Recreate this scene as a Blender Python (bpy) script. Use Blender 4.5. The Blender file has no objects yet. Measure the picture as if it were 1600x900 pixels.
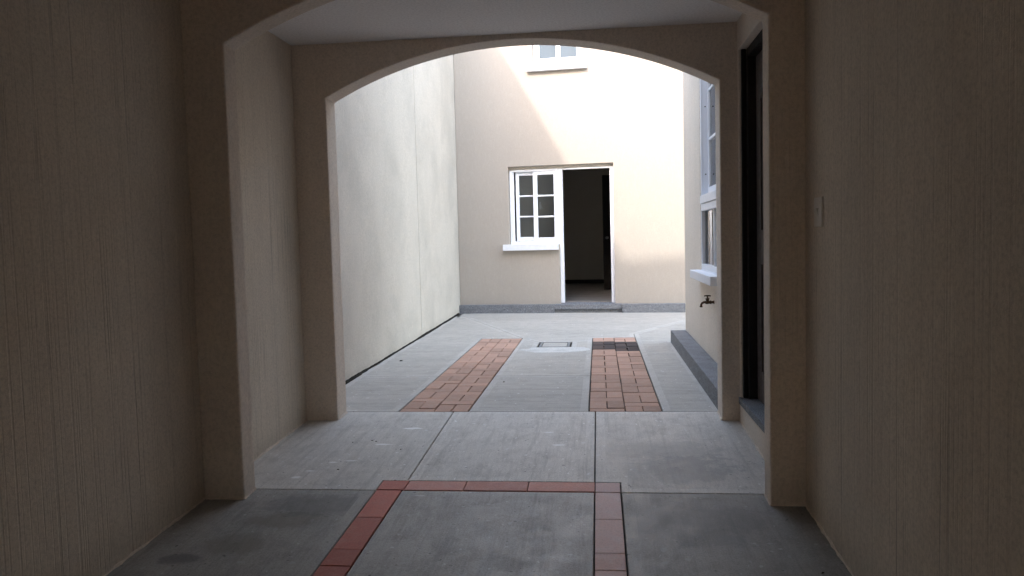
import bpy, bmesh, math, random
from mathutils import Vector, Matrix
random.seed(7)
sc = bpy.context.scene
C = sc.collection

# ------------------------------------------------------------ camera
cam_d = bpy.data.cameras.new('camera'); cam = bpy.data.objects.new('camera', cam_d); C.objects.link(cam)
YAW, PITCH, ROLL = -0.109873748, -0.0614099357, -0.0249082570
cy, sy = math.cos(YAW), math.sin(YAW)
f0 = Vector((sy, cy, 0)); r0 = Vector((cy, -sy, 0)); u0 = Vector((0, 0, 1))
fw = f0*math.cos(PITCH) + u0*math.sin(PITCH); up = u0*math.cos(PITCH) - f0*math.sin(PITCH)
rr = r0*math.cos(ROLL) + up*math.sin(ROLL); uu = up*math.cos(ROLL) - r0*math.sin(ROLL)
M = Matrix(((rr.x, uu.x, -fw.x, 0), (rr.y, uu.y, -fw.y, 0), (rr.z, uu.z, -fw.z, 1.17), (0, 0, 0, 1)))
cam.matrix_world = M
cam_d.sensor_width = 36; cam_d.lens = 1232.0/1600*36
cam_d.clip_start = .02; cam_d.clip_end = 1000
sc.camera = cam

# ------------------------------------------------------------ light
SUN_L = Vector((0.53, 1.5, -1.0)).normalized()          # the way the sunlight travels
EXPOSURE = 3.88
world = bpy.data.worlds.new('World'); sc.world = world; world.use_nodes = True
wn = world.node_tree; bg = wn.nodes['Background']
sky = wn.nodes.new('ShaderNodeTexSky'); sky.sky_type = 'NISHITA'; sky.sun_disc = False
to_sun = -SUN_L
sky.sun_elevation = math.asin(to_sun.z)
sky.sun_rotation = math.atan2(to_sun.x, to_sun.y)
sky.air_density = 1.0; sky.dust_density = 0.7; sky.ozone_density = 1.0
tint = wn.nodes.new('ShaderNodeMix'); tint.data_type = 'RGBA'; tint.blend_type = 'MULTIPLY'; tint.inputs[0].default_value = 1   # thin bright haze
tint.inputs[7].default_value = (1.15, .96, .785, 1); wn.links.new(sky.outputs[0], tint.inputs[6]); wn.links.new(tint.outputs[2], bg.inputs[0]); bg.inputs[1].default_value = 0.15
sun_d = bpy.data.lights.new('sun', 'SUN'); sun = bpy.data.objects.new('sun', sun_d); C.objects.link(sun)
sun_d.energy = 0.22; sun_d.angle = math.radians(1.5); sun_d.color = (1, .95, .88)
sun.rotation_euler = SUN_L.to_track_quat('-Z', 'Y').to_euler(); sun.location = (-6, -6, 14)
sc.view_settings.view_transform = 'Standard'; sc.view_settings.look = 'None'
sc.view_settings.exposure = EXPOSURE; sc.view_settings.gamma = 1; sc.view_settings.use_curve_mapping = False
sc.cycles.max_bounces = 14; sc.cycles.diffuse_bounces = 10; sc.cycles.glossy_bounces = 5
sc.cycles.transparent_max_bounces = 12

# ------------------------------------------------------------ materials
def N(nt, t, **kw):
    n = nt.nodes.new(t)
    for k, v in kw.items():
        if k.startswith('i_'): n.inputs[k[2:]].default_value = v
        else: setattr(n, k, v)
    return n
def new_mat(name, rough=.85, spec=.3):
    m = bpy.data.materials.new(name); m.use_nodes = True
    nt = m.node_tree; b = nt.nodes['Principled BSDF']
    b.inputs['Roughness'].default_value = rough
    b.inputs['Specular IOR Level'].default_value = spec
    return m, nt, b
def mp(nt, scale, src=None):
    g = src or N(nt, 'ShaderNodeNewGeometry').outputs['Position']
    v = N(nt, 'ShaderNodeVectorMath', operation='MULTIPLY'); nt.links.new(g, v.inputs[0]); v.inputs[1].default_value = scale
    return v.outputs[0]
def noise(nt, vec, scale, detail=3, rough=.5, dist=0):
    n = N(nt, 'ShaderNodeTexNoise'); nt.links.new(vec, n.inputs['Vector'])
    n.inputs['Scale'].default_value = scale; n.inputs['Detail'].default_value = detail
    n.inputs['Roughness'].default_value = rough; n.inputs['Distortion'].default_value = dist
    return n.outputs['Fac']
def rng(nt, src, a, b, c, d, smooth=False):
    n = N(nt, 'ShaderNodeMapRange'); nt.links.new(src, n.inputs['Value'])
    if smooth: n.interpolation_type = 'SMOOTHSTEP'
    for k, v in zip(('From Min', 'From Max', 'To Min', 'To Max'), (a, b, c, d)): n.inputs[k].default_value = v
    return n.outputs['Result']
def mth(nt, op, a, b=None):
    n = N(nt, 'ShaderNodeMath', operation=op)
    for i, s in enumerate((a, b)):
        if s is None: continue
        if isinstance(s, (int, float)): n.inputs[i].default_value = s
        else: nt.links.new(s, n.inputs[i])
    return n.outputs[0]
def mix(nt, fac, a, b, mode='MIX'):
    n = N(nt, 'ShaderNodeMix', data_type='RGBA', blend_type=mode)
    if isinstance(fac, (int, float)): n.inputs[0].default_value = fac
    else: nt.links.new(fac, n.inputs[0])
    for i, s in ((6, a), (7, b)):
        if isinstance(s, tuple): n.inputs[i].default_value = (*s[:3], 1)
        else: nt.links.new(s, n.inputs[i])
    return n.outputs[2]
def bump(nt, b, h, strength, dist):
    n = N(nt, 'ShaderNodeBump'); n.inputs['Strength'].default_value = strength; n.inputs['Distance'].default_value = dist
    nt.links.new(h, n.inputs['Height']); nt.links.new(n.outputs[0], b.inputs['Normal'])

def plaster(name, col, dirt_and_shade, groove=1.0, stain=.5, cover=.5, gr_=.42, vs=.45):
    """troweled render: fine sand grain, vertical comb marks in patches, soft stains"""
    m, nt, b = new_mat(name, .9, .25)
    pos = N(nt, 'ShaderNodeNewGeometry').outputs['Position']
    sx = N(nt, 'ShaderNodeSeparateXYZ'); nt.links.new(pos, sx.inputs[0])
    h = mth(nt, 'ADD', sx.outputs[0], mth(nt, 'MULTIPLY', sx.outputs[1], .93))
    cb = N(nt, 'ShaderNodeCombineXYZ'); nt.links.new(mth(nt, 'MULTIPLY', h, 1.0), cb.inputs[0]); nt.links.new(mth(nt, 'MULTIPLY', sx.outputs[2], .005), cb.inputs[2])
    g1 = noise(nt, cb.outputs[0], 40, 2, .6)
    cb2 = N(nt, 'ShaderNodeCombineXYZ'); nt.links.new(h, cb2.inputs[0]); nt.links.new(mth(nt, 'MULTIPLY', sx.outputs[2], .006), cb2.inputs[2])
    g2 = noise(nt, cb2.outputs[0], 95, 1, .5)
    patch = rng(nt, noise(nt, mp(nt, (1, 1, .55), pos), 2.1, 3, .6), .46, .66, 0, 1, True)
    low = rng(nt, sx.outputs[2], .2, 2.3, 1, .3)
    patch = mth(nt, 'MULTIPLY', mth(nt, 'MAXIMUM', patch, cover*.3), low)
    groove1 = mth(nt, 'MULTIPLY', rng(nt, g1, .57, .63, 0, 1, True), patch)
    groove2 = mth(nt, 'MULTIPLY', rng(nt, g2, .57, .66, 0, .6, True), patch)
    gr = mth(nt, 'MAXIMUM', groove1, groove2)
    grain = noise(nt, pos, 260, 3, .7)
    lump = noise(nt, mp(nt, (1, 1, .5), pos), 18, 3, .6)
    hgt = mth(nt, 'ADD', mth(nt, 'MULTIPLY', grain, .35), mth(nt, 'MULTIPLY', lump, .55))
    hgt = mth(nt, 'SUBTRACT', hgt, mth(nt, 'MULTIPLY', gr, 1.6*groove))
    bump(nt, b, hgt, .75, .004)
    big = noise(nt, mp(nt, (1, 1, vs), pos), 1.1, 4, .55, .3)
    mid = noise(nt, mp(nt, (1, 1, vs*.7), pos), 6, 5, .65)
    c = mix(nt, rng(nt, big, .35, .7, 0, stain, True), col, dirt_and_shade)
    c = mix(nt, rng(nt, mid, .52, .78, 0, .35*stain, True), c, dirt_and_shade)
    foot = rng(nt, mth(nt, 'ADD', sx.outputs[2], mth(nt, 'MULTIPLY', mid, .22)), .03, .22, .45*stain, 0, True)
    c = mix(nt, foot, c, tuple(x*.62 for x in dirt_and_shade))
    c = mix(nt, mth(nt, 'MULTIPLY', gr, min(.95, .60*groove)), c, tuple(x*.42 for x in dirt_and_shade))  # comb grooves darkened: dirt, plus their occlusion shade put into the colour
    c = mix(nt, rng(nt, noise(nt, pos, 70, 5, .85), .36, .56, gr_, 0), c, tuple(x*.5 for x in dirt_and_shade))
    c = mix(nt, rng(nt, noise(nt, mp(nt, (1, 1, .35), pos), 30, 4, .75), .5, .75, 0, .25), c, tuple(min(.9, x*1.25) for x in col))
    nt.links.new(c, b.inputs['Base Color'])
    return m
def concrete(name, c1, c2, streak=(1, .12, 1), st=.5, rl=.6, stains=()):
    m, nt, b = new_mat(name, .82, .35)
    pos = N(nt, 'ShaderNodeNewGeometry').outputs['Position']
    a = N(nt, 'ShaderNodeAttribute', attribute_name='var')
    big = noise(nt, mp(nt, tuple(.4+.6*q for q in streak), pos), 1.6, 6, .7, .2); mid = noise(nt, pos, 7, 7, .75, .2)
    br = noise(nt, mp(nt, streak, pos), 70, 5, .75); fine = noise(nt, pos, 150, 3, .75)
    br2 = noise(nt, mp(nt, tuple(q if q == 1 else q*.4 for q in streak), pos), 26, 4, .7)
    spots = noise(nt, mp(nt, (1, .6, 1), pos), 23, 1.5, .4); dots = noise(nt, pos, 48, 1, .3)
    c = mix(nt, rng(nt, big, .36, .66, 0, .75), c1, c2)
    c = mix(nt, rng(nt, mid, .48, .72, 0, st), c, tuple(x*.62 for x in c2))
    c = mix(nt, rng(nt, br, .45, .72, 0, .40), c, tuple(min(.9, x*1.3) for x in c1))
    c = mix(nt, rng(nt, br2, .5, .72, 0, .6), c, tuple(x*.62 for x in c2))
    c = mix(nt, rng(nt, fine, .34, .54, .5, 0), c, tuple(x*.45 for x in c2))
    c = mix(nt, rng(nt, fine, .58, .74, 0, .35), c, tuple(min(.9, x*1.45) for x in c1))
    c = mix(nt, rng(nt, spots, .715, .75, 0, .6), c, (.66, .66, .66))
    c = mix(nt, rng(nt, dots, .21, .25, .7, 0), c, (.06, .055, .05))
    c = mix(nt, rng(nt, noise(nt, mp(nt, (1.1, .9, 1), pos), 34, 1.2, .4), .73, .77, 0, .8), c, (.8, .8, .78))
    for (px, py, rx, ry, colr, k) in stains:
        sb = N(nt, 'ShaderNodeVectorMath', operation='SUBTRACT'); nt.links.new(pos, sb.inputs[0]); sb.inputs[1].default_value = (px, py, 0)
        v = mp(nt, (1/rx, 1/ry, 0), sb.outputs[0]); ln = N(nt, 'ShaderNodeVectorMath', operation='LENGTH'); nt.links.new(v, ln.inputs[0])
        dd = mth(nt, 'ADD', ln.outputs['Value'], mth(nt, 'MULTIPLY', mth(nt, 'SUBTRACT', mid, .5), 3.2))
        c = mix(nt, rng(nt, dd, .55, 1.1, k, 0, True), c, colr)
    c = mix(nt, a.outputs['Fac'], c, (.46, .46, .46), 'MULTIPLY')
    nt.links.new(c, b.inputs['Base Color'])
    nt.links.new(rng(nt, mid, .3, .7, rl, rl+.25), b.inputs['Roughness']); b.inputs['Specular IOR Level'].default_value = .5
    hh = mth(nt, 'ADD', mth(nt, 'MULTIPLY', br, .8), mth(nt, 'MULTIPLY', fine, .3))
    bump(nt, b, mth(nt, 'ADD', hh, mid), .5, .002)
    return m
def clay(name, c1, c2, dust, rough=.8, spec=.3):
    m, nt, b = new_mat(name, rough, spec)
    pos = N(nt, 'ShaderNodeNewGeometry').outputs['Position']
    a = N(nt, 'ShaderNodeAttribute', attribute_name='var')
    d = N(nt, 'ShaderNodeAttribute', attribute_name='dark')
    mid = noise(nt, pos, 13, 6, .8); fine = noise(nt, pos, 110, 4, .8)
    c = mix(nt, a.outputs['Fac'], c1, c2)
    c = mix(nt, rng(nt, mid, .42, .72, 0, .5, True), c, dust)
    c = mix(nt, rng(nt, fine, .3, .55, .35, 0), c, tuple(x*.45 for x in c2))
    c = mix(nt, d.outputs['Fac'], c, (.045, .034, .034))
    nt.links.new(c, b.inputs['Base Color'])
    bump(nt, b, mth(nt, 'ADD', fine, mth(nt, 'MULTIPLY', mid, 1.5)), .4, .002)
    return m
def granite(name):
    m, nt, b = new_mat(name, .75, .3)
    pos = N(nt, 'ShaderNodeNewGeometry').outputs['Position']
    n1 = noise(nt, pos, 150, 2, .7); n2 = noise(nt, pos, 60, 3, .7); n3 = noise(nt, mp(nt, (1, 1, 3), pos), 7, 4, .6)
    c = mix(nt, rng(nt, n1, .42, .6, 0, 1), (.075, .08, .09), (.31, .32, .34))
    c = mix(nt, rng(nt, n2, .5, .7, 0, .5), c, (.20, .20, .21))
    c = mix(nt, rng(nt, n3, .45, .7, 0, .45), c, (.09, .09, .095))
    nt.links.new(c, b.inputs['Base Color']); bump(nt, b, n2, .5, .003)
    return m
def plain(name, col, rough=.5, spec=.4, metal=0, wear=.12, sc_=14):
    m, nt, b = new_mat(name, rough, spec); b.inputs['Metallic'].default_value = metal
    pos = N(nt, 'ShaderNodeNewGeometry').outputs['Position']
    n = noise(nt, pos, sc_, 4, .6)
    nt.links.new(mix(nt, rng(nt, n, .35, .75, 0, wear), col, tuple(x*.45 for x in col)), b.inputs['Base Color'])
    nt.links.new(rng(nt, n, .3, .7, max(rough-.08, .03), min(rough+.1, 1)), b.inputs['Roughness'])
    bump(nt, b, n, .15, .001)
    return m
def glass(name, tint=(.86, .9, .9)):
    m = bpy.data.materials.new(name); m.use_nodes = True; nt = m.node_tree
    nt.nodes.remove(nt.nodes['Principled BSDF'])
    out = nt.nodes['Material Output']
    g = N(nt, 'ShaderNodeBsdfGlossy'); g.inputs['Roughness'].default_value = .015
    t = N(nt, 'ShaderNodeBsdfTransparent'); t.inputs[0].default_value = (*tint, 1)
    fr = N(nt, 'ShaderNodeFresnel'); fr.inputs[0].default_value = 1.55
    pos = N(nt, 'ShaderNodeNewGeometry').outputs['Position']
    n = noise(nt, pos, 2.5, 2, .5); bm_ = N(nt, 'ShaderNodeBump'); bm_.inputs['Strength'].default_value = .02; bm_.inputs['Distance'].default_value = .01
    nt.links.new(n, bm_.inputs['Height']); nt.links.new(bm_.outputs[0], g.inputs['Normal'])
    mx = N(nt, 'ShaderNodeMixShader')
    nt.links.new(rng(nt, fr.outputs[0], 0, 1, .05, 1), mx.inputs[0]); nt.links.new(t.outputs[0], mx.inputs[1]); nt.links.new(g.outputs[0], mx.inputs[2])
    nt.links.new(mx.outputs[0], out.inputs[0])
    return m

CREAM = (.66, .575, .485); CREAM_D = (.47, .415, .35)
M_PASS = plaster('passage_plaster', (.74, .655, .545), (.57, .50, .415), 1.0, .75, 1.0)
M_ARCH = plaster('arch_plaster', (.73, .64, .55), (.60, .53, .45), .55, .6, .7)
M_SMOOTH = plaster('smooth_plaster', (.74, .65, .555), (.64, .56, .48), .12, .3, .1)
M_FACADE = plaster('facade_plaster', (.405, .36, .312), (.37, .33, .285), .10, .35, .1, .15)
M_BOUND = plaster('boundary_plaster', (.575, .53, .47), (.44, .41, .365), .12, .75, .2, .42, 1.1)
M_WING = plaster('wing_plaster', (.74, .67, .585), (.62, .56, .48), .15, .4, .1)
M_CEIL = plaster('ceiling_paint', (.86, .84, .83), (.79, .77, .76), .0, .25, 0)
STAINS = [(-1.73, 3.02, .10, .05, (.13, .13, .14), .6), (-1.58, 3.15, .16, .12, (.20, .17, .11), .4), (-1.45, 3.42, .22, .10, (.20, .17, .12), .5),
          (.42, 4.15, .30, .26, (.15, .15, .16), .6), (.35, 4.45, .34, .18, (.20, .20, .21), .45), (-1.35, 3.62, .30, .14, (.14, .14, .145), .5), (.40, 3.45, .35, .25, (.14, .14, .145), .5),
          (-.25, 4.55, .05, .012, (.85, .85, .85), .8), (-.32, 4.80, .035, .012, (.85, .85, .85), .6), (-1.58, 4.08, .045, .014, (.85, .85, .84), .9), (-1.50, 4.22, .03, .016, (.85, .85, .84), .9),
          (-1.62, 3.98, .03, .02, (.85, .85, .84), .8), (-1.40, 4.25, .05, .012, (.85, .85, .84), .8), (-1.30, 4.55, .06, .014, (.85, .85, .84), .8), (-1.20, 4.88, .06, .02, (.85, .85, .84), .9), (-.90, 3.74, .04, .014, (.85, .85, .84), .8)]
M_CONC = concrete('passage_concrete', (.62, .59, .545), (.48, .455, .42), (1, .1, 1), .55, .38, STAINS)
M_CONCT = concrete('passage_concrete_trowelled', (.64, .61, .565), (.53, .505, .47), (1, .1, 1), .3, .38)
M_YARD = concrete('yard_concrete', (.475, .445, .40), (.37, .348, .312), (.12, 1, 1), .35)
M_YARDT = concrete('yard_concrete_trowelled', (.50, .475, .435), (.44, .418, .38), (.3, .3, 1), .2)
M_MORTAR = concrete('mortar_patch', (.62, .61, .58), (.54, .53, .50), (.5, .5, 1), .2)
M_BED = plain('joint_dirt', (.07, .06, .052), .95, .1, 0, .5)
M_SOIL = plain('soil', (.16, .13, .10), .95, .1, 0, .5, 3)
M_PAVER = clay('clay_paver', (.53, .32, .235), (.38, .235, .175), (.50, .385, .315))
M_TILE = clay('red_floor_tile', (.66, .215, .165), (.46, .15, .115), (.56, .28, .23), .6, .25)
M_TILEP = clay('pale_floor_tile', (.88, .64, .60), (.78, .52, .48), (.88, .76, .75), .6, .25)  # paler tile for the right run, glare and dust put into its colour
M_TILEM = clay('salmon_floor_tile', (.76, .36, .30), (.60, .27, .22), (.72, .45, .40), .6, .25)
M_GRAN = granite('granite')
M_PVC = plain('white_pvc', (.80, .82, .86), .35, .5, 0, .06)
M_SILL = plain('white_sill_paint', (.78, .79, .82), .7, .3, 0, .15)
M_GLASS = glass('window_glass')
M_GREYPANE = plain('blue_grey_pane', (.11, .135, .155), .5, .1, 0, .1, 2)  # opaque blue-grey pane colour for the upper window
M_DOOR = plain('dark_brown_door', (.075, .062, .056), .45, .45, 0, .3, 30)
M_DFRAME = plain('dark_door_frame', (.012, .009, .008), .6, .3, 0, .3, 30)
M_METAL = plain('brushed_steel', (.45, .45, .46), .35, .5, 1, .2)
M_BRONZE = plain('tarnished_brass', (.10, .065, .04), .45, .5, .8, .4, 60)
M_ROOMWALL = plain('room_paint', (.66, .62, .56), .9, .2, 0, .1, 3)
M_ROOMFLOOR = plain('room_floor_tile', (.24, .225, .21), .35, .5, 0, .15, 5)
M_BASEB = plain('dark_baseboard', (.05, .04, .035), .5, .4)
M_SWITCH = plain('switch_plastic', (.66, .63, .56), .4, .5, 0, .1)
M_CURT = plain('pale_blind', (.15, .19, .22), .9, .2, 0, .1, 3)
M_IRON = plain('drain_iron', (.24, .24, .235), .75, .3, 0, .4, 30)
M_DEBRIS = plain('dead_leaf', (.045, .035, .028), .9, .2, 0, .4)
M_MOULD = plain('black_mould', (.022, .02, .017), .95, .1, 0, .5)
M_GATE = plain('pale_gate_paint', (.7, .66, .6), .6, .3, 0, .1)
M_ROOF = plain('roof_slab', (.40, .38, .35), .9, .2, 0, .3, 3)

# ------------------------------------------------------------ mesh helpers
class MB:
    def __init__(s, f=None): s.bm = bmesh.new(); s.f = f; s.var = None; s.dark = 0; s.vl = s.bm.faces.layers.float.new('var'); s.dl = s.bm.faces.layers.float.new('dark')
    def face(s, vs, mi=0):
        try: f = s.bm.faces.new(vs)
        except ValueError: return None
        f.material_index = mi; f[s.vl] = s.var if s.var is not None else 0; f[s.dl] = s.dark; return f
    def box(s, x0, x1, y0, y1, z0, z1, mi=0):
        P = [(x, y, z) for x in (x0, x1) for y in (y0, y1) for z in (z0, z1)]
        v = [s.bm.verts.new(p) for p in P]
        for q in ((0, 1, 3, 2), (4, 6, 7, 5), (0, 4, 5, 1), (2, 3, 7, 6), (0, 2, 6, 4), (1, 5, 7, 3)): s.face([v[i] for i in q], mi)
    def prism(s, pts, axis, a, b, mi=0):
        """pts: 2D outline; axis: extrusion axis"""
        def mk(p, t): return (t, p[0], p[1]) if axis == 'x' else (p[0], t, p[1]) if axis == 'y' else (p[0], p[1], t)
        A = [s.bm.verts.new(mk(p, a)) for p in pts]; B = [s.bm.verts.new(mk(p, b)) for p in pts]
        s.face(A, mi); s.face(B[::-1], mi)
        for i in range(len(pts)):
            j = (i+1) % len(pts); s.face([A[i], B[i], B[j], A[j]], mi)
    def lathe(s, prof, o, d, n=16, mi=0):
        d = Vector(d).normalized(); a = d.orthogonal().normalized(); b = d.cross(a); o = Vector(o)
        rings = [[s.bm.verts.new(o+d*t+(a*math.cos(2*math.pi*k/n)+b*math.sin(2*math.pi*k/n))*max(r, 1e-4)) for k in range(n)] for t, r in prof]
        for A, B in zip(rings, rings[1:]):
            for k in range(n): s.face([A[k], A[(k+1) % n], B[(k+1) % n], B[k]], mi)
        s.face(rings[0][::-1], mi); s.face(rings[-1], mi)
    def tube(s, pts, rad, n=12, mi=0):
        pts = [Vector(p) for p in pts]; rad = rad if isinstance(rad, (list, tuple)) else [rad]*len(pts)
        rings = []; a = None
        for i, p in enumerate(pts):
            t = (pts[min(i+1, len(pts)-1)]-pts[max(i-1, 0)]).normalized()
            a = (t.orthogonal() if a is None else a-t*a.dot(t)).normalized(); b = t.cross(a)
            rings.append([s.bm.verts.new(p+(a*math.cos(2*math.pi*k/n)+b*math.sin(2*math.pi*k/n))*rad[i]) for k in range(n)])
        for A, B in zip(rings, rings[1:]):
            for k in range(n): s.face([A[k], A[(k+1) % n], B[(k+1) % n], B[k]], mi)
        s.face(rings[0][::-1], mi); s.face(rings[-1], mi)
    def build(s, name, mats, parent=None, bevel=0, seg=2, smooth=False, warp=None):
        bmesh.ops.recalc_face_normals(s.bm, faces=s.bm.faces)
        if warp:
            for v in s.bm.verts: v.co = warp(v.co)
        me = bpy.data.meshes.new(name); s.bm.to_mesh(me); s.bm.free()
        for m in (mats if isinstance(mats, (list, tuple)) else [mats]): me.materials.append(m)
        o = bpy.data.objects.new(name, me); C.objects.link(o)
        if parent: o.parent = parent
        if bevel:
            md = o.modifiers.new('bevel', 'BEVEL'); md.width = bevel; md.segments = seg; md.limit_method = 'ANGLE'; md.angle_limit = math.radians(40); md.harden_normals = False
        if smooth:
            for p in me.polygons: p.use_smooth = True
        return o
def wall(mb, a0, a1, z0, z1, t0, t1, holes, axis):
    """slab with rectangular openings. axis 'x': runs along X with thickness in Y; 'y': runs along Y, thickness in X"""
    A = sorted({a0, a1, *[h[0] for h in holes], *[h[1] for h in holes]}); Z = sorted({z0, z1, *[h[2] for h in holes], *[h[3] for h in holes]})
    A = [a for a in A if a0 <= a <= a1]; Z = [z for z in Z if z0 <= z <= z1]
    vc = {}
    def V(i, k, t):
        key = (i, k, t)
        if key not in vc: vc[key] = mb.bm.verts.new((A[i], t, Z[k]) if axis == 'x' else (t, A[i], Z[k]))
        return vc[key]
    def solid(i, k):
        if i < 0 or k < 0 or i >= len(A)-1 or k >= len(Z)-1: return False
        ca, cz = (A[i]+A[i+1])/2, (Z[k]+Z[k+1])/2
        return not any(h[0] < ca < h[1] and h[2] < cz < h[3] for h in holes)
    for i in range(len(A)-1):
        for k in range(len(Z)-1):
            if not solid(i, k): continue
            for t in (t0, t1): mb.face([V(i, k, t), V(i+1, k, t), V(i+1, k+1, t), V(i, k+1, t)])
            for (di, dk, e) in ((-1, 0, ((i, k), (i, k+1))), (1, 0, ((i+1, k), (i+1, k+1))), (0, -1, ((i, k), (i+1, k))), (0, 1, ((i, k+1), (i+1, k+1)))):
                if not solid(i+di, k+dk): mb.face([V(*e[0], t0), V(*e[1], t0), V(*e[1], t1), V(*e[0], t1)])
def tag(o, label=None, cat=None, group=None, kind=None):
    if label: o['label'] = label
    if cat: o['category'] = cat
    if group: o['group'] = group
    if kind: o['kind'] = kind
    return o
def thing(name, loc, label, cat, rz=0, group=None):
    o = bpy.data.objects.new(name, None); C.objects.link(o); o.location = loc; o.rotation_euler = (0, 0, rz); o.empty_display_size = .2
    return tag(o, label, cat, group)

YJ = 5.278; SL = 0.05058
def ramp(co):
    if co.y < YJ: return Vector((co.x, co.y, co.z + SL*(co.y-YJ)))
    return co

# ------------------------------------------------------------ ground
g = MB(); g.box(-150, 150, -150, 150, -.72, -.70); tag(g.build('ground', M_SOIL), kind='structure')
b = MB(); b.box(-2.35, 1.4, -4, YJ, -.12, -.016); b.box(-2.35, 4.2, YJ, 12.9, -.12, -.016)
tag(b.build('paving_bed', M_BED, warp=ramp), kind='structure')

def slab(mb, pts, gap=.0030, edge=.055, var=None, jit=0, mi=(0, 1), top=0.0, thick=.014):
    """one concrete slab: inner field and trowelled rim, gap left round it"""
    n = len(pts); area = sum(pts[i][0]*pts[(i+1) % n][1]-pts[(i+1) % n][0]*pts[i][1] for i in range(n))
    if area < 0: pts = pts[::-1]
    def inset(P, d):
        out = []
        for i in range(n):
            p, q, r = Vector(P[i-1]), Vector(P[i]), Vector(P[(i+1) % n])
            a = (q-p).normalized(); c = (r-q).normalized(); na = Vector((-a.y, a.x)); nc = Vector((-c.y, c.x))
            w = (na+nc); k = max(w.dot(na), .3); out.append(q + w*(d/k))
        return out
    O = inset(pts, gap); R_ = inset(pts, gap+.003); I = inset(pts, gap+edge)
    mb.var = random.random()*.18 if var is None else var
    vo = [mb.bm.verts.new((p.x, p.y, top-thick)) for p in O]
    v1 = [mb.bm.verts.new((p.x, p.y, top-.003)) for p in O]
    v2 = [mb.bm.verts.new((p.x, p.y, top)) for p in R_]
    v3 = [mb.bm.verts.new((p.x, p.y, top)) for p in I]
    for A, B, m_ in ((vo, v1, mi[0]), (v1, v2, mi[0]), (v2, v3, mi[1])):
        for i in range(n): mb.face([A[i], A[(i+1) % n], B[(i+1) % n], B[i]], m_)
    f = mb.face(v3, mi[0])
    if f: f.normal_update()
    if f and n > 4: bmesh.ops.triangulate(mb.bm, faces=[f])

JL, JR = -1.0075, -.0375
d = MB()
slab(d, [(-2.0, 3.807), (-1.137, 3.807), (-1.137, 3.945), (JL, 3.945), (JL, YJ), (-2.0, YJ)], var=.1)
slab(d, [(JL, 3.945), (JR, 3.945), (JR, YJ), (JL, YJ)], var=0)
slab(d, [(.090, 3.807), (1.0, 3.807), (1.0, YJ), (JR, YJ), (JR, 3.945), (.090, 3.945)], var=.15)
for y0, y1 in ((1.4, 3.807), (-1.0, 1.4), (-3.4, -1.0)):  # nearer slabs darker: stains, plus passage shade put into their colour
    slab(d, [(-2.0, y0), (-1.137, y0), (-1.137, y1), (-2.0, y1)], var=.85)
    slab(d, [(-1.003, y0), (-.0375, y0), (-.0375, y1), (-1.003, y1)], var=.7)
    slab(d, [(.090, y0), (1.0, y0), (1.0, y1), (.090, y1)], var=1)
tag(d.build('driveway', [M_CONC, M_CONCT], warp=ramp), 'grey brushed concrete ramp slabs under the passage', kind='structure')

y = MB()
rg = random.Random(3)
edgeL = [(-2.115-.016*(k/30.)*7.1*.93-.004 + .012*rg.random(), YJ+7.0*k/30.) for k in range(31)]
edgeL = [(-2.115 - (Y-5.25)*.0170 + .004 + .020*rg.random(), Y) for _, Y in edgeL]
eA = [p for p in edgeL if p[1] < 6.65]; eB = [p for p in edgeL if p[1] > 6.72]
SLX, SLX2, SRX, SRX2 = -1.396, -.906, -.083, .408
slab(y, [(SLX, YJ), (SLX, 6.683), (-2.12, 6.683)] + eA[::-1])
slab(y, [(-2.12, 6.683), (SLX, 6.683), (SLX, 9.235), (-.905, 9.235), (-2.18, 12.25)] + eB[::-1])
slab(y, [(SLX2, YJ), (SRX, YJ), (SRX, 6.683), (SLX2, 6.683)])
slab(y, [(SLX2, 6.683), (SRX, 6.683), (SRX, 9.10), (-.31, 8.87), (-.31, 8.44), (-.68, 8.44), (-.68, 8.87), (SLX2, 9.233)], gap=.003)
slab(y, [(SRX2, YJ), (.80, YJ), (.80, 7.975), (SRX2, 7.975)])
slab(y, [(SRX2, 7.975), (.80, 7.975), (.80, 8.80), (4.1, 8.80), (4.1, 12.2), (1.8, 12.2), (SRX2, 9.55)], gap=.002)
slab(y, [(-.905, 9.236), (-.68, 8.87), (-.31, 8.87), (SRX, 9.10), (SRX, 9.19), (SRX2, 9.19), (SRX2, 9.55), (1.8, 12.2), (-1.2, 12.50), (-2.16, 12.45), (-2.18, 12.25)], gap=.002)
tag(y.build('courtyard_floor', [M_YARD, M_YARDT]), 'pale concrete courtyard floor with trowelled slab edges', kind='structure')
# pale cement patch south of the drain
pt = MB(); rg = random.Random(5)
pp = []
for k in range(28):
    a = 2*math.pi*k/28; r = 1+.10*rg.uniform(-1, 1)
    pp.append((-.46+.50*math.cos(a)*r*(.62 if math.sin(a) > 0 else .86), 8.30+.42*math.sin(a)*r*.62))
pp = [(min(x, SRX-.02), min(Y, 8.425)) for x, Y in pp]
A = [pt.bm.verts.new((x, Y, .0005)) for x, Y in pp]; ctr = pt.bm.verts.new((-.46, 8.27, .0045))
B = [pt.bm.verts.new((-.46+(x+.46)*.93, 8.27+(Y-8.27)*.93, .0045)) for x, Y in pp]
for i in range(28):
    j = (i+1) % 28; pt.face([A[i], A[j], B[j], B[i]]); pt.face([B[i], B[j], ctr])
tag(pt.build('cement_patch', M_MORTAR), 'pale cement patch smeared in front of the yard drain', kind='structure')

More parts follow.
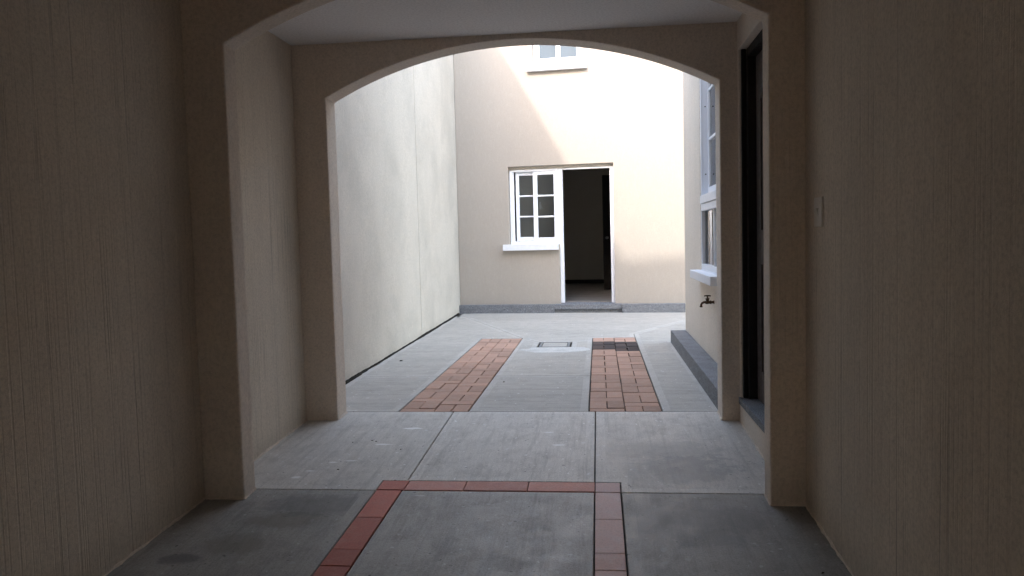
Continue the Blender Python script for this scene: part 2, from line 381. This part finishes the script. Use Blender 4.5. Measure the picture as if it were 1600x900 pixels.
def paver(mb, x0, x1, y0, y1, z=.002, dark=0):
    g_ = .0035; mb.var = random.random(); mb.dark = dark
    j = lambda: random.uniform(-.0018, .0018); z += random.uniform(-.0025, .0025)
    x0 += g_+j(); x1 -= g_+j(); y0 += g_+j(); y1 -= g_+j()
    if y1-y0 < .012: return
    mb.prism([(x0, y0), (x1, y0), (x1, y1), (x0, y1)], 'z', -.014, z)
def strip(x0, x1, y0, y1, phase, darks, name, label):
    mb = MB(); xm = (x0+x1)/2
    for (a, b_, ph) in ((x0, xm, phase[0]), (xm, x1, phase[1])):
        yy = y0 - ph; k = 0
        while yy < y1:
            for (h, pair) in ((.118, False), (.242, True)):
                c0, c1 = max(yy, y0), min(yy+h, y1)
                if c1-c0 > .02:
                    dk = 1 if any(d0 <= (c0+c1)/2 <= d1 for d0, d1 in darks) else 0
                    if pair:
                        m_ = (a+b_)/2; paver(mb, a, m_, c0, c1, dark=dk*.92); paver(mb, m_, b_, c0, c1, dark=dk)
                    else: paver(mb, a, b_, c0, c1, dark=dk)
                yy += h
    mb.dark = 0
    o = mb.build(name, M_PAVER, bevel=.003, seg=1)
    tag(o, label, kind='structure')
strip(SLX+.003, SLX2-.003, YJ+.004, 9.228, (.03, .145), [], 'brick_path', 'left wheel strip of reddish clay pavers in the courtyard')
strip(SRX+.003, SRX2-.003, YJ+.004, 9.185, (.03, .20), [(8.20, 8.84)], 'brick_path', 'right wheel strip of clay pavers with a blackened row near its far end')
# red tile border in the passage
t = MB()
def tile(mb, x0, x1, y0, y1, mi):
    mb.var = random.random(); g_ = .0022
    mb.prism([(x0+g_, y0+g_), (x1-g_, y0+g_), (x1-g_, y1-g_), (x0+g_, y1-g_)], 'z', -.014, .001+random.uniform(-.001, .001), mi)
ys = [3.81, 3.468, 3.134, 2.983, 2.66, 2.33, 2.0, 1.67, 1.34, 1.0, .67, .33, 0, -.33]
for a, b_ in zip(ys, ys[1:]): tile(t, -1.1355, -1.0045, b_, a, 0)
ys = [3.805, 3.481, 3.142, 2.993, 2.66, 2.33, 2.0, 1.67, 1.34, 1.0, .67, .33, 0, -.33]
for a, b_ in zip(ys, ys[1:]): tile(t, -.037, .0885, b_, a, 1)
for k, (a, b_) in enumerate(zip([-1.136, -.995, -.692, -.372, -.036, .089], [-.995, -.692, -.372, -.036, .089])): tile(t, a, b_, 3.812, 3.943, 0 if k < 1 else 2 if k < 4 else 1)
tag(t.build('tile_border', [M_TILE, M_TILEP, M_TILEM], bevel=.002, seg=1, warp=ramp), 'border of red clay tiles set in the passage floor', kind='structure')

# ------------------------------------------------------------ passage building
H = 5.55
pb = thing('passage_building', (-.52, 2, -.17), 'beige plastered building whose low passage with two arches frames the view', 'building')
def P(o, label=None):     # parent keeping world coordinates
    o.parent = pb; o.matrix_parent_inverse = Matrix.Translation(pb.location).inverted()
    if label: o['label'] = label
    return o
def arch_wall(name, x0, x1, y0, y1, zb, zt, ax0, ax1, zs, rise, mat, label):
    cx = (ax0+ax1)/2; hw = (ax1-ax0)/2; R = (hw*hw+rise*rise)/(2*rise); zc = zs+rise-R; a_ = math.asin(hw/R)
    n = 40; arc = [(cx+R*math.sin(-a_+2*a_*k/n), zc+R*math.cos(-a_+2*a_*k/n)) for k in range(n+1)]
    mb = MB()
    # column-wise strips keep every face convex
    def quadcol(p0, p1, top0, top1):
        for yy in (y0, y1):
            mb.face([mb.bm.verts.new((p0[0], yy, p0[1])), mb.bm.verts.new((p1[0], yy, p1[1])), mb.bm.verts.new((p1[0], yy, top1)), mb.bm.verts.new((p0[0], yy, top0))])
    for p, q in zip(arc, arc[1:]):
        quadcol(p, q, zt, zt)
        mb.face([mb.bm.verts.new((p[0], y0, p[1])), mb.bm.verts.new((q[0], y0, q[1])), mb.bm.verts.new((q[0], y1, q[1])), mb.bm.verts.new((p[0], y1, p[1]))])
    rg = random.Random(21); nz = 26; zz_ = [zb+(zs-zb)*k/nz for k in range(nz+1)]
    jit = {(xx, yy, k): (0 if k in (0, nz) else rg.uniform(-.0005, .0005)) for xx in (ax0, ax1) for yy in (y0, y1) for k in range(nz+1)}
    for (xa, xb) in ((x0, ax0), (ax1, x1)):
        for yy in (y0, y1):
            mb.face([mb.bm.verts.new(c) for c in ((xa, yy, zs), (xb, yy, zs), (xb, yy, zt), (xa, yy, zt))])
            for k in range(nz):
                J = lambda x_, k_: x_+jit.get((x_, yy, k_), 0)
                mb.face([mb.bm.verts.new(c) for c in ((J(xa, k), yy, zz_[k]), (J(xb, k), yy, zz_[k]), (J(xb, k+1), yy, zz_[k+1]), (J(xa, k+1), yy, zz_[k+1]))])
    for xx in (ax0, ax1):
        for k in range(nz):
            J = lambda yy, k_: xx+jit[(xx, yy, k_)]
            mb.face([mb.bm.verts.new(c) for c in ((J(y0, k), y0, zz_[k]), (J(y1, k), y1, zz_[k]), (J(y1, k+1), y1, zz_[k+1]), (J(y0, k+1), y0, zz_[k+1]))])
    for xx in (x0, x1):
        for (za, zb_) in [*zip(zz_, zz_[1:]), (zs, zt)]: mb.face([mb.bm.verts.new(c) for c in ((xx, y0, za), (xx, y1, za), (xx, y1, zb_), (xx, y0, zb_))])
    mb.face([mb.bm.verts.new(c) for c in ((x0, y0, zb), (ax0, y0, zb), (ax0, y1, zb), (x0, y1, zb))])
    mb.face([mb.bm.verts.new(c) for c in ((ax1, y0, zb), (x1, y0, zb), (x1, y1, zb), (ax1, y1, zb))])
    bmesh.ops.remove_doubles(mb.bm, verts=mb.bm.verts, dist=1e-4)
    o = mb.build(name, mat, bevel=.009, seg=3)
    return P(o, label)
arch_wall('arch_wall', -2.0, 1.0, 3.665, 3.80, -.3, 2.60, -1.765, .768, 2.138, .318, M_ARCH, 'nearer arched wall, its face in shadow')
arch_wall('arch_wall', -2.3, 1.0, 5.06, 5.25, -.3, 2.60, -1.753, .764, 2.122, .316, M_SMOOTH, 'farther arched wall opening on the courtyard')
w = MB(); w.box(-2.20, -1.97, -3.4, 5.06, -.45, 2.60); P(w.build('side_wall', M_PASS, bevel=.006), 'left passage wall with vertical comb marks')
w = MB(); w.box(.925, 1.15, -3.4, 3.797, -.45, 2.60); P(w.build('side_wall', M_PASS, bevel=.006), 'right passage wall with the light switch')
w = MB(); wall(w, 3.80, 5.06, -.30, 2.60, .872, 1.02, [(4.08, 5.012, .145, 2.292)], 'y'); P(w.build('side_wall', M_SMOOTH, bevel=.006), 'short wall between the arches with a dark door')
w = MB(); w.box(-1.97, .872, 3.80, 5.06, 2.471, 2.598); P(w.build('ceiling', M_CEIL), 'off-white ceiling between the two arches')
w = MB(); w.box(-1.97, .925, -3.4, 3.665, 2.56, 2.598); P(w.build('ceiling', M_CEIL))
w = MB(); w.box(-9, 4.4, -3.4, 5.248, 2.602, H); w.box(-9, -2.21, -3.4, 5.248, -.5, 2.60); P(w.build('upper_storey', M_FACADE, bevel=.02), 'plastered storeys above the passage, widened left to block the sun')  # left extension is unseen, added to keep stray sun out

w = MB()
for k in range(10):  # unseen gate; slits between boards shaped to leak light into the passage
    xa = -1.97+2.895*k/10; w.box(xa+.004, xa+.2895-.004, -3.412, -3.40, -.5, 2.555)
w.box(-1.97, .925, -3.398, -3.37, .2, .3); w.box(-1.97, .925, -3.398, -3.37, 1.9, 2.0)
P(w.build('gate', M_GATE, bevel=.002), 'unseen street gate of upright boards, gaps added to let light in')
# thin cement skirting line where plaster meets the floor
def skirt(pts, name='plaster_foot'):
    mb = MB(); rg = random.Random(len(pts)); 
    for (xa, ya, xb, yb, nx, ny) in pts:
        L = math.hypot(xb-xa, yb-ya); n = max(2, int(L/.035)); A = []; 
        for k in range(n+1):
            x_ = xa+(xb-xa)*k/n; y_ = ya+(yb-ya)*k/n; z_ = SL*(y_-YJ) if y_ < YJ else 0
            o1 = .004+.010*rg.random()**2; h1 = .006+.012*rg.random()**2
            A.append((mb.bm.verts.new((x_-nx*.01, y_-ny*.01, z_+h1)), mb.bm.verts.new((x_+nx*o1*.5, y_+ny*o1*.5, z_+h1*.7)), mb.bm.verts.new((x_+nx*o1, y_+ny*o1, z_-.006))))
        for a, b2 in zip(A, A[1:]):
            mb.face([a[0], b2[0], b2[1], a[1]]); mb.face([a[1], b2[1], b2[2], a[2]])
    return P(mb.build(name, M_SMOOTH))
skirt([(-1.97, -3.0, -1.97, 3.66, 1, 0), (-1.765, 3.665, -1.765, 3.80, 1, 0), (-1.97, 3.80, -1.97, 5.06, 1, 0), (-1.753, 5.06, -1.753, 5.25, 1, 0)])
skirt([(.925, -3.0, .925, 3.66, -1, 0), (.768, 3.665, .768, 3.80, -1, 0), (.872, 3.80, .872, 5.06, -1, 0), (.764, 5.06, .764, 5.25, -1, 0), (.764, 3.665, .925, 3.665, 0, -1), (-1.97, 3.665, -1.765, 3.665, 0, -1)])
w = MB(); w.box(1.06, 1.16, 3.80, 5.24, -.3, 2.60); P(w.build('light_leak_block', M_SMOOTH))  # unseen wall added to stop light leaking round the dark door
# granite threshold + dark door in the short wall
w = MB(); w.box(.862, 1.05, 4.085, 5.035, .105, .147); P(w.build('threshold', M_GRAN, bevel=.004))
df = MB()
df.box(.915, 1.04, 4.955, 5.010, .149, 2.288); df.box(.915, 1.04, 4.082, 4.135, .149, 2.288); df.box(.915, 1.04, 4.137, 4.953, 2.235, 2.288)
df.box(.885, .912, 4.985, 5.010, .149, 2.288)
df = P(df.build('door_frame', M_DFRAME, bevel=.003))
def child(o, par):
    o.parent = par; o.matrix_parent_inverse = Matrix.Translation(-Vector(pb.location)) if False else par.matrix_basis.inverted() ; return o
dr = MB()
X0 = .962                                            # front of the leaf
dr.box(X0+.012, X0+.05, 4.140, 4.950, .153, 2.230)
def panel_ring(mb, ya, yb, za, zb_, arch):
    """raised stiles leave a sunk panel with an arched or straight head"""
    n = 14
    def head(u): return zb_-arch*(1-math.sin(math.pi*u)**.8) if arch else zb_
    top = [(ya+(yb-ya)*k/n, head(k/n)) for k in range(n+1)]
    out = [(ya, za)]+top+[(yb, za)]
    return out
def leaf_front(mb):
    outer = (4.140, 4.950, .153, 2.230); pans = [(4.265, 4.825, 1.19, 2.10, .12), (4.265, 4.825, .34, .985, 0)]
    mb.box(X0, X0+.0125, outer[0], pans[0][0], outer[2], outer[3]); mb.box(X0, X0+.0125, pans[0][1], outer[1], outer[2], outer[3])
    mb.box(X0, X0+.0125, pans[0][0], pans[0][1], outer[2], pans[1][2]); mb.box(X0, X0+.0125, pans[0][0], pans[0][1], pans[1][3], pans[0][2])
    n = 14; ya, yb = pans[0][0], pans[0][1]
    for k in range(n):
        u, v = k/n, (k+1)/n; h = lambda q: pans[0][3]-.14*(1-math.sin(math.pi*q))
        mb.prism([(ya+(yb-ya)*u, h(u)), (ya+(yb-ya)*v, h(v)), (ya+(yb-ya)*v, outer[3]), (ya+(yb-ya)*u, outer[3])], 'x', X0, X0+.0125)
    # raised fields
    for (a, b2, za, zb_, ar) in pans:
        m_ = .045
        if ar:
            pts = [(a+m_, za+m_)] + [(b2-m_-(b2-a-2*m_)*k/12, 0) for k in range(0)]
            top = [(a+m_+(b2-a-2*m_)*k/12, zb_-m_-.14*(1-math.sin(math.pi*k/12))) for k in range(13)]
            mb.prism([(a+m_, za+m_)]+top+[(b2-m_, za+m_)], 'x', X0+.002, X0+.0125)
        else: mb.box(X0+.002, X0+.0125, a+m_, b2-m_, za+m_, zb_-m_)
leaf_front(dr)
dr = P(dr.build('door', M_DOOR, bevel=.003), 'dark brown panelled door')
kn = MB(); kn.lathe([(0, .03), (.006, .03), (.008, .012), (.04, .012), (.045, .026), (.06, .030), (.072, .022), (.075, 0)], (X0-.0005, 4.21, 1.10), (-1, 0, 0))
kn = kn.build('handle', M_METAL, smooth=True); kn.parent = dr
# hinges sit on the frame side
for zz in (.4, 1.2, 2.0):
    hb = MB(); hb.lathe([(0, .006), (.09, .006)], (X0-.006, 4.953, zz), (0, 0, 1), 10); hb = hb.build('hinge', M_DFRAME); hb.parent = dr

# light switch on the right wall
ls = thing('light_switch', (.925, 3.435, 1.253), 'small ivory light switch plate on the right passage wall', 'light switch')
w = MB(); w.box(-.009, 0.001, -.0575, .0575, -.062, .062); w.build('plate', M_SWITCH, ls, bevel=.004, seg=3)
w = MB(); w.prism([(-.0095, -.016), (-.016, .016), (-.0085, .016), (-.0085, -.016)], 'y', -.011, .011); w.build('rocker', M_SWITCH, ls, bevel=.001)

# ------------------------------------------------------------ boundary wall on the left
bw = thing('boundary_wall', (-2.18, 9, 0), 'tall stained grey-beige plaster wall along the left of the courtyard', 'wall', math.radians(0.975))
def bwall(y0, y1, label=None):
    mb = MB(); mb.box(-.22, 0, y0, y1, -.3, 5.43)
    o = mb.build('wall_panel', M_BOUND, bw, bevel=.005); 
    if label: o['label'] = label
bwall(-3.748, .531); bwall(.549, 3.9)
w = MB(); w.box(-.20, -.022, .528, .552, -.28, 5.40); w.build('joint_filler', M_BED, bw)
mb = MB(); rg = random.Random(11); A = []; wd_ = .02
for k in range(150):
    yy = -3.72+7.1*k/149; wd_ = min(max(wd_+rg.uniform(-.007, .007), .006), .036)
    A.append((mb.bm.verts.new((-.001, yy, .010+wd_*.35)), mb.bm.verts.new((wd_*.6, yy, .007)), mb.bm.verts.new((wd_+rg.uniform(0, .006), yy, -.004))))
for p_, q_ in zip(A, A[1:]):
    mb.face([p_[0], q_[0], q_[1], p_[1]]); mb.face([p_[1], q_[1], q_[2], p_[2]])
tag(mb.build('base_gap', M_MOULD, bw), 'ragged black gap along the foot of the wall')
w = MB(); w.box(-.25, .03, -3.748, 3.9, 5.433, 5.50); w.build('coping', M_ROOF, bw, bevel=.01)

# ------------------------------------------------------------ house at the end
ANG = math.radians(-5.3407)
hs = thing('house', (-2.238, 12.484, 0), 'cream two-storey house across the courtyard end with an open doorway', 'house', ANG)
T0, T1 = .12, .30
mb = MB()
wall(mb, -.012, 6.6, -.3, 5.9, T0, T1, [(.828, 1.625, 1.075, 2.318), (1.625, 2.49, .14, 2.318), (1.262, 2.022, 3.87, 5.0), (4.6, 5.6, 1.07, 2.3)], 'x')
mb.build('facade_wall', M_FACADE, hs, bevel=.007)
mb = MB(); mb.box(-.2, .002, T0+.03, T1, -.3, 5.9); mb.build('corner_filler', M_BED, hs)
mb = MB()                                              # lintel fillets over the frames
mb.box(.832, 2.486, .215, .29, 2.272, 2.316); mb.build('lintel', M_WING, hs)
# plinth
mb = MB(); mb.box(.0, 1.545, 0, T0-.001, -.1, .132); mb.box(2.60, 6.6, 0, T0-.001, -.1, .132); mb.box(1.547, 2.598, 0.012, T0-.001, .055, .136); mb.box(1.547, 2.598, .045, T0-.001, -.1, .053)
mb.build('plinth', M_GRAN, hs, bevel=.005)
mb = MB(); mb.box(1.627, 2.488, T0-.001, T1+.02, .05, .142); mb.build('threshold', M_GRAN, hs, bevel=.003)
# white door frame
DF0, DF1 = .205, .27
mb = MB(); mb.box(1.612, 1.684, DF0, DF1, 1.075, 2.270); mb.box(1.627, 1.684, DF0, DF1, .144, 1.075); mb.box(2.428, 2.488, DF0, DF1, .144, 2.270); mb.box(1.686, 2.426, DF0, DF1, 2.248, 2.270)
mb.box(2.445, 2.470, DF0-.02, DF0-.001, .144, 2.25)
mb.build('door_frame', M_PVC, hs, bevel=.004)
def window(parent, ua, ub, za, zb_, v, lsash, rsash, rows, handle=True, pmat=None):
    """sliding window: outer frame, rear sash, front sash"""
    wd = bpy.data.objects.new('window', None); C.objects.link(wd); wd.parent = parent; wd.empty_display_size = .1
    t_ = .045
    mb = MB(); mb.box(ua, ua+t_, v, v+.09, za, zb_); mb.box(ub-t_*.5, ub, v, v+.09, za, zb_)
    mb.box(ua+t_, ub-t_*.5, v, v+.09, za, za+.045); mb.box(ua+t_, ub-t_*.5, v, v+.09, zb_-.03, zb_)
    mb.build('frame', M_PVC, wd, bevel=.003)
    mb = MB(); mb.box(ua+t_+.001, ua+t_+.022, v+.02, v+.03, za+.046, zb_-.031); mb.build('track', M_PVC, wd)
    for (s0, s1, vv, st_l, st_r, zlo) in ((lsash[0], lsash[1], v+.048, .055, .05, za+.05), (rsash[0], rsash[1], v+.008, .070, .062, za+.036)):
        zhi = zb_-.034; r_ = .062
        mb = MB(); mb.box(s0, s0+st_l, vv, vv+.034, zlo, zhi); mb.box(s1-st_r, s1, vv, vv+.034, zlo, zhi)
        mb.box(s0+st_l, s1-st_r, vv, vv+.034, zlo, zlo+r_); mb.box(s0+st_l, s1-st_r, vv, vv+.034, zhi-r_*.85, zhi)
        gz0, gz1 = zlo+r_, zhi-r_*.85
        for k in range(1, rows):
            zz = gz0+(gz1-gz0)*k/rows; mb.box(s0+st_l, s1-st_r, vv+.004, vv+.030, zz-.0125, zz+.0125)
        so = mb.build('sash', M_PVC, wd, bevel=.003)
        mb = MB()
        for k in range(rows):
            a, b2 = gz0+(gz1-gz0)*k/rows, gz0+(gz1-gz0)*(k+1)/rows
            a += .0125 if k else 0; b2 -= .0125 if k < rows-1 else 0
            mb.box(s0+st_l, s1-st_r, vv+.0155, vv+.0195, a, b2)
        mb.build('pane', pmat or M_GLASS, wd)
    if handle:
        mb = MB(); z0 = (za+zb_)/2+.02; mb.box(rsash[0]+.085, rsash[0]+.105, v+.10, v+.112, z0-.06, z0+.06); mb.tube([(rsash[0]+.095, v+.118, z0+.02), (rsash[0]+.10, v+.135, z0+.0), (rsash[0]+.125, v+.14, z0-.05)], .007)
        mb.build('latch', M_PVC, wd)
    return wd
wd = window(hs, .836, 1.610, 1.092, 2.270, .195, (.925, 1.265), (1.212, 1.606), 3)
tag(wd, 'lower sliding window beside the doorway')
mb = MB(); mb.box(.733, 1.618, T0-.085, T0-.001, .992, 1.090); mb.box(.832, 1.618, T0-.001, .20, 1.077, 1.0915); mb.build('sill', M_SILL, hs, bevel=.005)
wd = window(hs, 1.268, 2.018, 3.888, 4.99, .195, (1.300, 1.668), (1.625, 2.008), 1, False, M_GREYPANE)
tag(wd, 'upper window, cut off by the arch')
mb = MB(); mb.box(1.172, 2.118, T0-.085, T0-.001, 3.775, 3.872); mb.box(1.266, 2.018, T0-.001, .20, 3.873, 3.887); mb.build('sill', M_SILL, hs, bevel=.005)
wd = window(hs, 4.61, 5.59, 1.09, 2.29, .195, (4.70, 5.13), (5.08, 5.58), 3)
# rooms
mb = MB()
mb.box(-.05, .018, .302, 5.3, -.1, 2.9); mb.box(3.9, 4.0, .302, 5.3, -.1, 2.9); mb.box(.018, 3.9, 5.2, 5.3, -.1, 2.9); mb.box(.018, 3.9, .302, 5.2, 2.75, 2.9)
mb.build('room_wall', M_ROOMWALL, hs)
mb = MB(); mb.box(.018, 3.9, .322, 5.2, .02, .158)
mb.build('room_floor', M_ROOMFLOOR, hs)
mb = MB(); mb.box(.02, 3.89, 5.18, 5.199, .160, .245); mb.build('baseboard', M_BASEB, hs)
mb = MB(); mb.box(.018, 3.9, 1.6, 1.7, 3.4, 5.6); mb.box(.018, 3.9, .302, 1.6, 5.3, 5.4); mb.box(.018, 3.9, .302, 1.6, 3.2, 3.3); mb.box(.018, .1, .302, 1.6, 3.3, 5.3); mb.box(3.8, 3.9, .302, 1.6, 3.3, 5.3); mb.build('upper_room_wall', M_ROOMWALL, hs)
mb = MB(); mb.box(-.05, 6.6, .0, 6.0, 5.902, 6.05); mb.build('roof', M_ROOF, hs, bevel=.01)
mb = MB(); mb.box(6.4, 6.6, .302, 5.8, -.3, 5.9); mb.box(-.2, 0-.052, .302, 5.8, -.3, 5.9); mb.box(0, 6.4, 5.6, 5.8, -.3, 5.9); mb.build('side_wall', M_FACADE, hs)
# dark inner door standing open, right inside
Rm = Matrix.Rotation(-ANG, 4, 'Z')
def loc(x, y_, z): v = Rm @ Vector((x+2.238, y_-12.484, 0)); return (v.x, v.y, z)
idr = bpy.data.objects.new('inner_door', None); C.objects.link(idr); idr.parent = hs; idr.location = loc(.105, 15.2, .16); idr.rotation_euler = (0, 0, -ANG+math.radians(12)); idr.empty_display_size = .1
tag(idr, 'dark inner door seen through the doorway')
mb = MB(); mb.box(0, .85, 0, .04, .004, 2.19); mb.box(.1, .75, -.008, -.0005, 1.1, 2.0); mb.box(.1, .75, -.008, -.0005, .15, .9); mb.build('leaf', M_DFRAME, idr, bevel=.003)
mb = MB(); mb.lathe([(0, .028), (.006, .028), (.008, .011), (.035, .011), (.04, .024), (.058, .027), (.068, .016), (.07, 0)], (.062, -.001, 1.0), (0, -1, 0)); mb.build('handle', M_METAL, idr, smooth=True)

# ------------------------------------------------------------ wing on the right
wg = thing('house_wing', (.94, 7.0, 0), 'beige wing right of the courtyard with a tall window and granite plinth', 'house')
def W(o): o.parent = wg; o.matrix_parent_inverse = Matrix.Translation(wg.location).inverted(); return o
WX = .94
WY0, WY1 = 6.30, 7.43
mb = MB(); wall(mb, 5.252, 8.78, -.3, 5.8, WX, WX+.18, [(WY0, WY1, .838, 2.95), (6.3, 7.4, 4.2, 5.4)], 'y'); W(mb.build('side_wall', M_WING, bevel=.007))
mb = MB(); mb.box(WX+.182, 4.2, 8.60, 8.78, -.3, 5.8); mb.box(4.0, 4.2, 5.252, 8.598, -.3, 5.8); W(mb.build('back_wall', M_WING, bevel=.007))
mb = MB(); mb.box(WX-.03, 4.23, 5.255, 8.81, 5.802, 5.95); W(mb.build('roof', M_ROOF, bevel=.01))
mb = MB(); mb.box(.775, WX-.001, 5.253, 8.752, -.1, .134); W(mb.build('plinth', M_GRAN, bevel=.006))
mb = MB(); mb.box(WX-.092, WX-.001, 6.165, 7.50, .775, .848); mb.box(WX-.001, WX+.06, WY0+.002, WY1-.002, .839, .852); W(mb.build('sill', M_SILL, bevel=.005))
def wing_window():
    wd = bpy.data.objects.new('window', None); C.objects.link(wd); W(wd); tag(wd, 'tall white sliding window')
    def wc(o): o.parent = wd; o.matrix_parent_inverse = Matrix.Translation(wg.location) .inverted() if False else (Matrix.Identity(4)); return o
    xa, xb = WX+.006, WX+.118
    z0, zt1, zt2, z3 = .854, 1.385, 1.525, 2.945
    y0, y1 = WY0+.003, WY1-.003
    mb = MB(); mb.box(xa, xb, y1-.032, y1, z0, z3); mb.box(xa, xb, y0, y0+.032, z0, z3); mb.box(xa, xb, y0+.032, y1-.032, z0, z0+.05); mb.box(xa, xb, y0+.032, y1-.032, z3-.035, z3)
    mb.box(xa-.004, xb, y0+.032, y1-.032, zt1, zt1+.062); mb.box(xa-.012, xb, y0+.032, y1-.032, zt1+.066, zt2)
    mb.box(xa, xa+.010, y1-.045, y1-.033, z0+.05, zt1); mb.box(xa, xa+.010, y1-.045, y1-.033, zt2, z3-.036)
    wc(mb.build('frame', M_PVC, bevel=.003))
    for zz in (1.72, 2.33, 2.75):
        mb = MB(); mb.lathe([(0, .006), (.003, .006), (.004, .003)], (xa+.042, y1-.0325, zz), (0, -1, 0), 10)
        wc(mb.build('screw', M_DFRAME))
    # upper sash in the inner track
    xs = xa+.062; a0, a1 = y1-.602, y1-.036; r_ = .055
    mb = MB(); mb.box(xs, xs+.034, a1-r_, a1, zt2+.004, z3-.04); mb.box(xs, xs+.034, a0, a0+r_, zt2+.004, z3-.04); mb.box(xs, xs+.034, a0+r_, a1-r_, zt2+.004, zt2+.075); mb.box(xs, xs+.034, a0+r_, a1-r_, z3-.10, z3-.04)
    for zz in (2.03, 2.47): mb.box(xs+.004, xs+.03, a0+r_, a1-r_, zz-.0125, zz+.0125)
    wc(mb.build('sash', M_PVC, bevel=.003))
    mb = MB()
    for z_a, z_b in ((zt2+.075, 2.0175), (2.0425, 2.4575), (2.4825, z3-.10)): mb.box(xs+.015, xs+.019, a0+r_, a1-r_, z_a, z_b)
    wc(mb.build('pane', M_GLASS))
    # near upper sash, front track
    xs = xa+.062; a0, a1 = y0+.036, y1-.604
    mb = MB(); mb.box(xs, xs+.034, a1-r_, a1, zt2+.004, z3-.04); mb.box(xs, xs+.034, a0, a0+r_, zt2+.004, z3-.04); mb.box(xs, xs+.034, a0+r_, a1-r_, zt2+.004, zt2+.075); mb.box(xs, xs+.034, a0+r_, a1-r_, z3-.10, z3-.04)
    for zz in (2.03, 2.47): mb.box(xs+.004, xs+.03, a0+r_, a1-r_, zz-.0125, zz+.0125)
    wc(mb.build('sash', M_PVC, bevel=.003))
    mb = MB()
    for z_a, z_b in ((zt2+.075, 2.0175), (2.0425, 2.4575), (2.4825, z3-.10)): mb.box(xs+.015, xs+.019, a0+r_, a1-r_, z_a, z_b)
    wc(mb.build('pane', M_GLASS))
    # lower fixed lights with a mullion
    mb = MB(); mb.box(xa+.03, xa+.034, y0+.032, 6.665, z0+.05, zt1); mb.box(xa+.03, xa+.034, 6.71, y1-.032, z0+.05, zt1); wc(mb.build('pane', M_GLASS))
    mb = MB(); mb.box(xa+.008, xa+.06, 6.665, 6.71, z0+.05, zt1); wc(mb.build('mullion', M_PVC, bevel=.003))
    return wd
wing_window()
mb = MB(); mb.box(WX+.19, 3.9, 5.3, 8.59, -.05, .12); mb.box(WX+.19, 3.9, 5.3, 8.59, 3.2, 3.4); mb.box(2.6, 2.7, 5.3, 8.59, .121, 3.199); W(mb.build('room_wall', M_ROOMWALL))
mb = MB(); mb.box(WX+.10, WX+.12, 6.302, 7.398, 4.202, 5.398); W(mb.build('upper_pane', M_GLASS))

# faucet on the wing wall
fc = thing('faucet', (.94, 6.60, .615), 'tarnished brass garden tap on the wall below the right window sill', 'tap')
mb = MB(); mb.lathe([(0, .017), (.004, .017), (.006, .011), (.022, .011), (.024, .016), (.034, .016), (.036, .012), (.05, .015), (.062, .016), (.072, .012)], (.0, 0, 0), (-1, 0, 0), 14)
mb.tube([(-.066, 0, 0), (-.082, 0, .001), (-.096, 0, -.005), (-.104, 0, -.016), (-.106, 0, -.032)], [.012, .010, .0095, .009, .009])
mb.lathe([(0, .011), (.004, .0125), (.010, .0125), (.012, .010)], (-.106, 0, -.028), (0, 0, -1), 12)
mb.lathe([(0, .013), (.014, .013), (.016, .017), (.024, .017), (.026, .009), (.034, .006)], (-.054, 0, .008), (0, 0, 1), 12); mb.build('body', M_BRONZE, fc, smooth=False, bevel=.001)
mb = MB(); mb.lathe([(0, .005), (.014, .005)], (-.054, 0, .040), (0, 0, 1), 10)
mb.tube([(-.080, 0, .052), (-.070, 0, .054), (-.054, 0, .053), (-.038, 0, .054), (-.028, 0, .052)], [.006, .005, .007, .005, .006]); mb.build('handle', M_BRONZE, fc, smooth=True)

# floor drain
dc = thing('drain_cover', (-.495, 8.655, -.002), 'rectangular metal drain cover set in the courtyard floor', 'drain')
mb = MB(); x0, x1, y0, y1 = -.165, .165, -.19, .19
for a in ((x0, x1, y0, y0+.025), (x0, x1, y1-.025, y1), (x0, x0+.025, y0+.026, y1-.026), (x1-.025, x1, y0+.026, y1-.026)): mb.box(*a, -.012, .003)
mb.build('frame', M_IRON, dc, bevel=.001)
mb = MB(); mb.box(x0+.031, x1-.031, y0+.032, y1-.032, -.012, .001); mb.build('lid', M_YARD, dc, bevel=.002)

# debris crumbs on the floor
base = None
spots = [(1286, 896)]
def crumb(x, y_, s, rz, lab, grp=None):
    mb = MB(); rg = random.Random(int(x*1000+y_*77)); n = 7
    pts = [(s*(.6+.5*rg.random())*math.cos(2*math.pi*k/n), s*.55*(.6+.5*rg.random())*math.sin(2*math.pi*k/n)) for k in range(n)]
    A = [mb.bm.verts.new((px, py, .0005)) for px, py in pts]; B = [mb.bm.verts.new((px*.8, py*.8, s*.25+s*.2*rg.random())) for px, py in pts]
    mb.face(B); mb.face(A[::-1])
    for k in range(n): mb.face([A[k], A[(k+1) % n], B[(k+1) % n], B[k]])
    o = mb.build('dirt_crumb', M_DEBRIS); z = SL*(y_-YJ) if y_ < YJ else 0
    o.location = (x, y_, z+.001); o.rotation_euler = (0, 0, rz); tag(o, lab, 'debris', grp)
crumb(.82, 3.006, .010, .6, 'black crumb on the dark slab near the right wall foot')
for x, y_ in ((-1.39, 4.62), (-1.36, 4.60), (-1.17, 4.45), (-1.50, 4.58), (-1.43, 4.10)):
    crumb(x, y_, .008, x*9, 'tiny black crumb lying on the left passage slab between the two arches', 'crumbs on the slab between the arches')
crumb(-.79, 6.38, .012, 1, 'dark crumb between the two brick strips of the courtyard')
crumb(-1.95, 7.55, .022, .3, 'dead leaf sliver near the foot of the left courtyard wall')
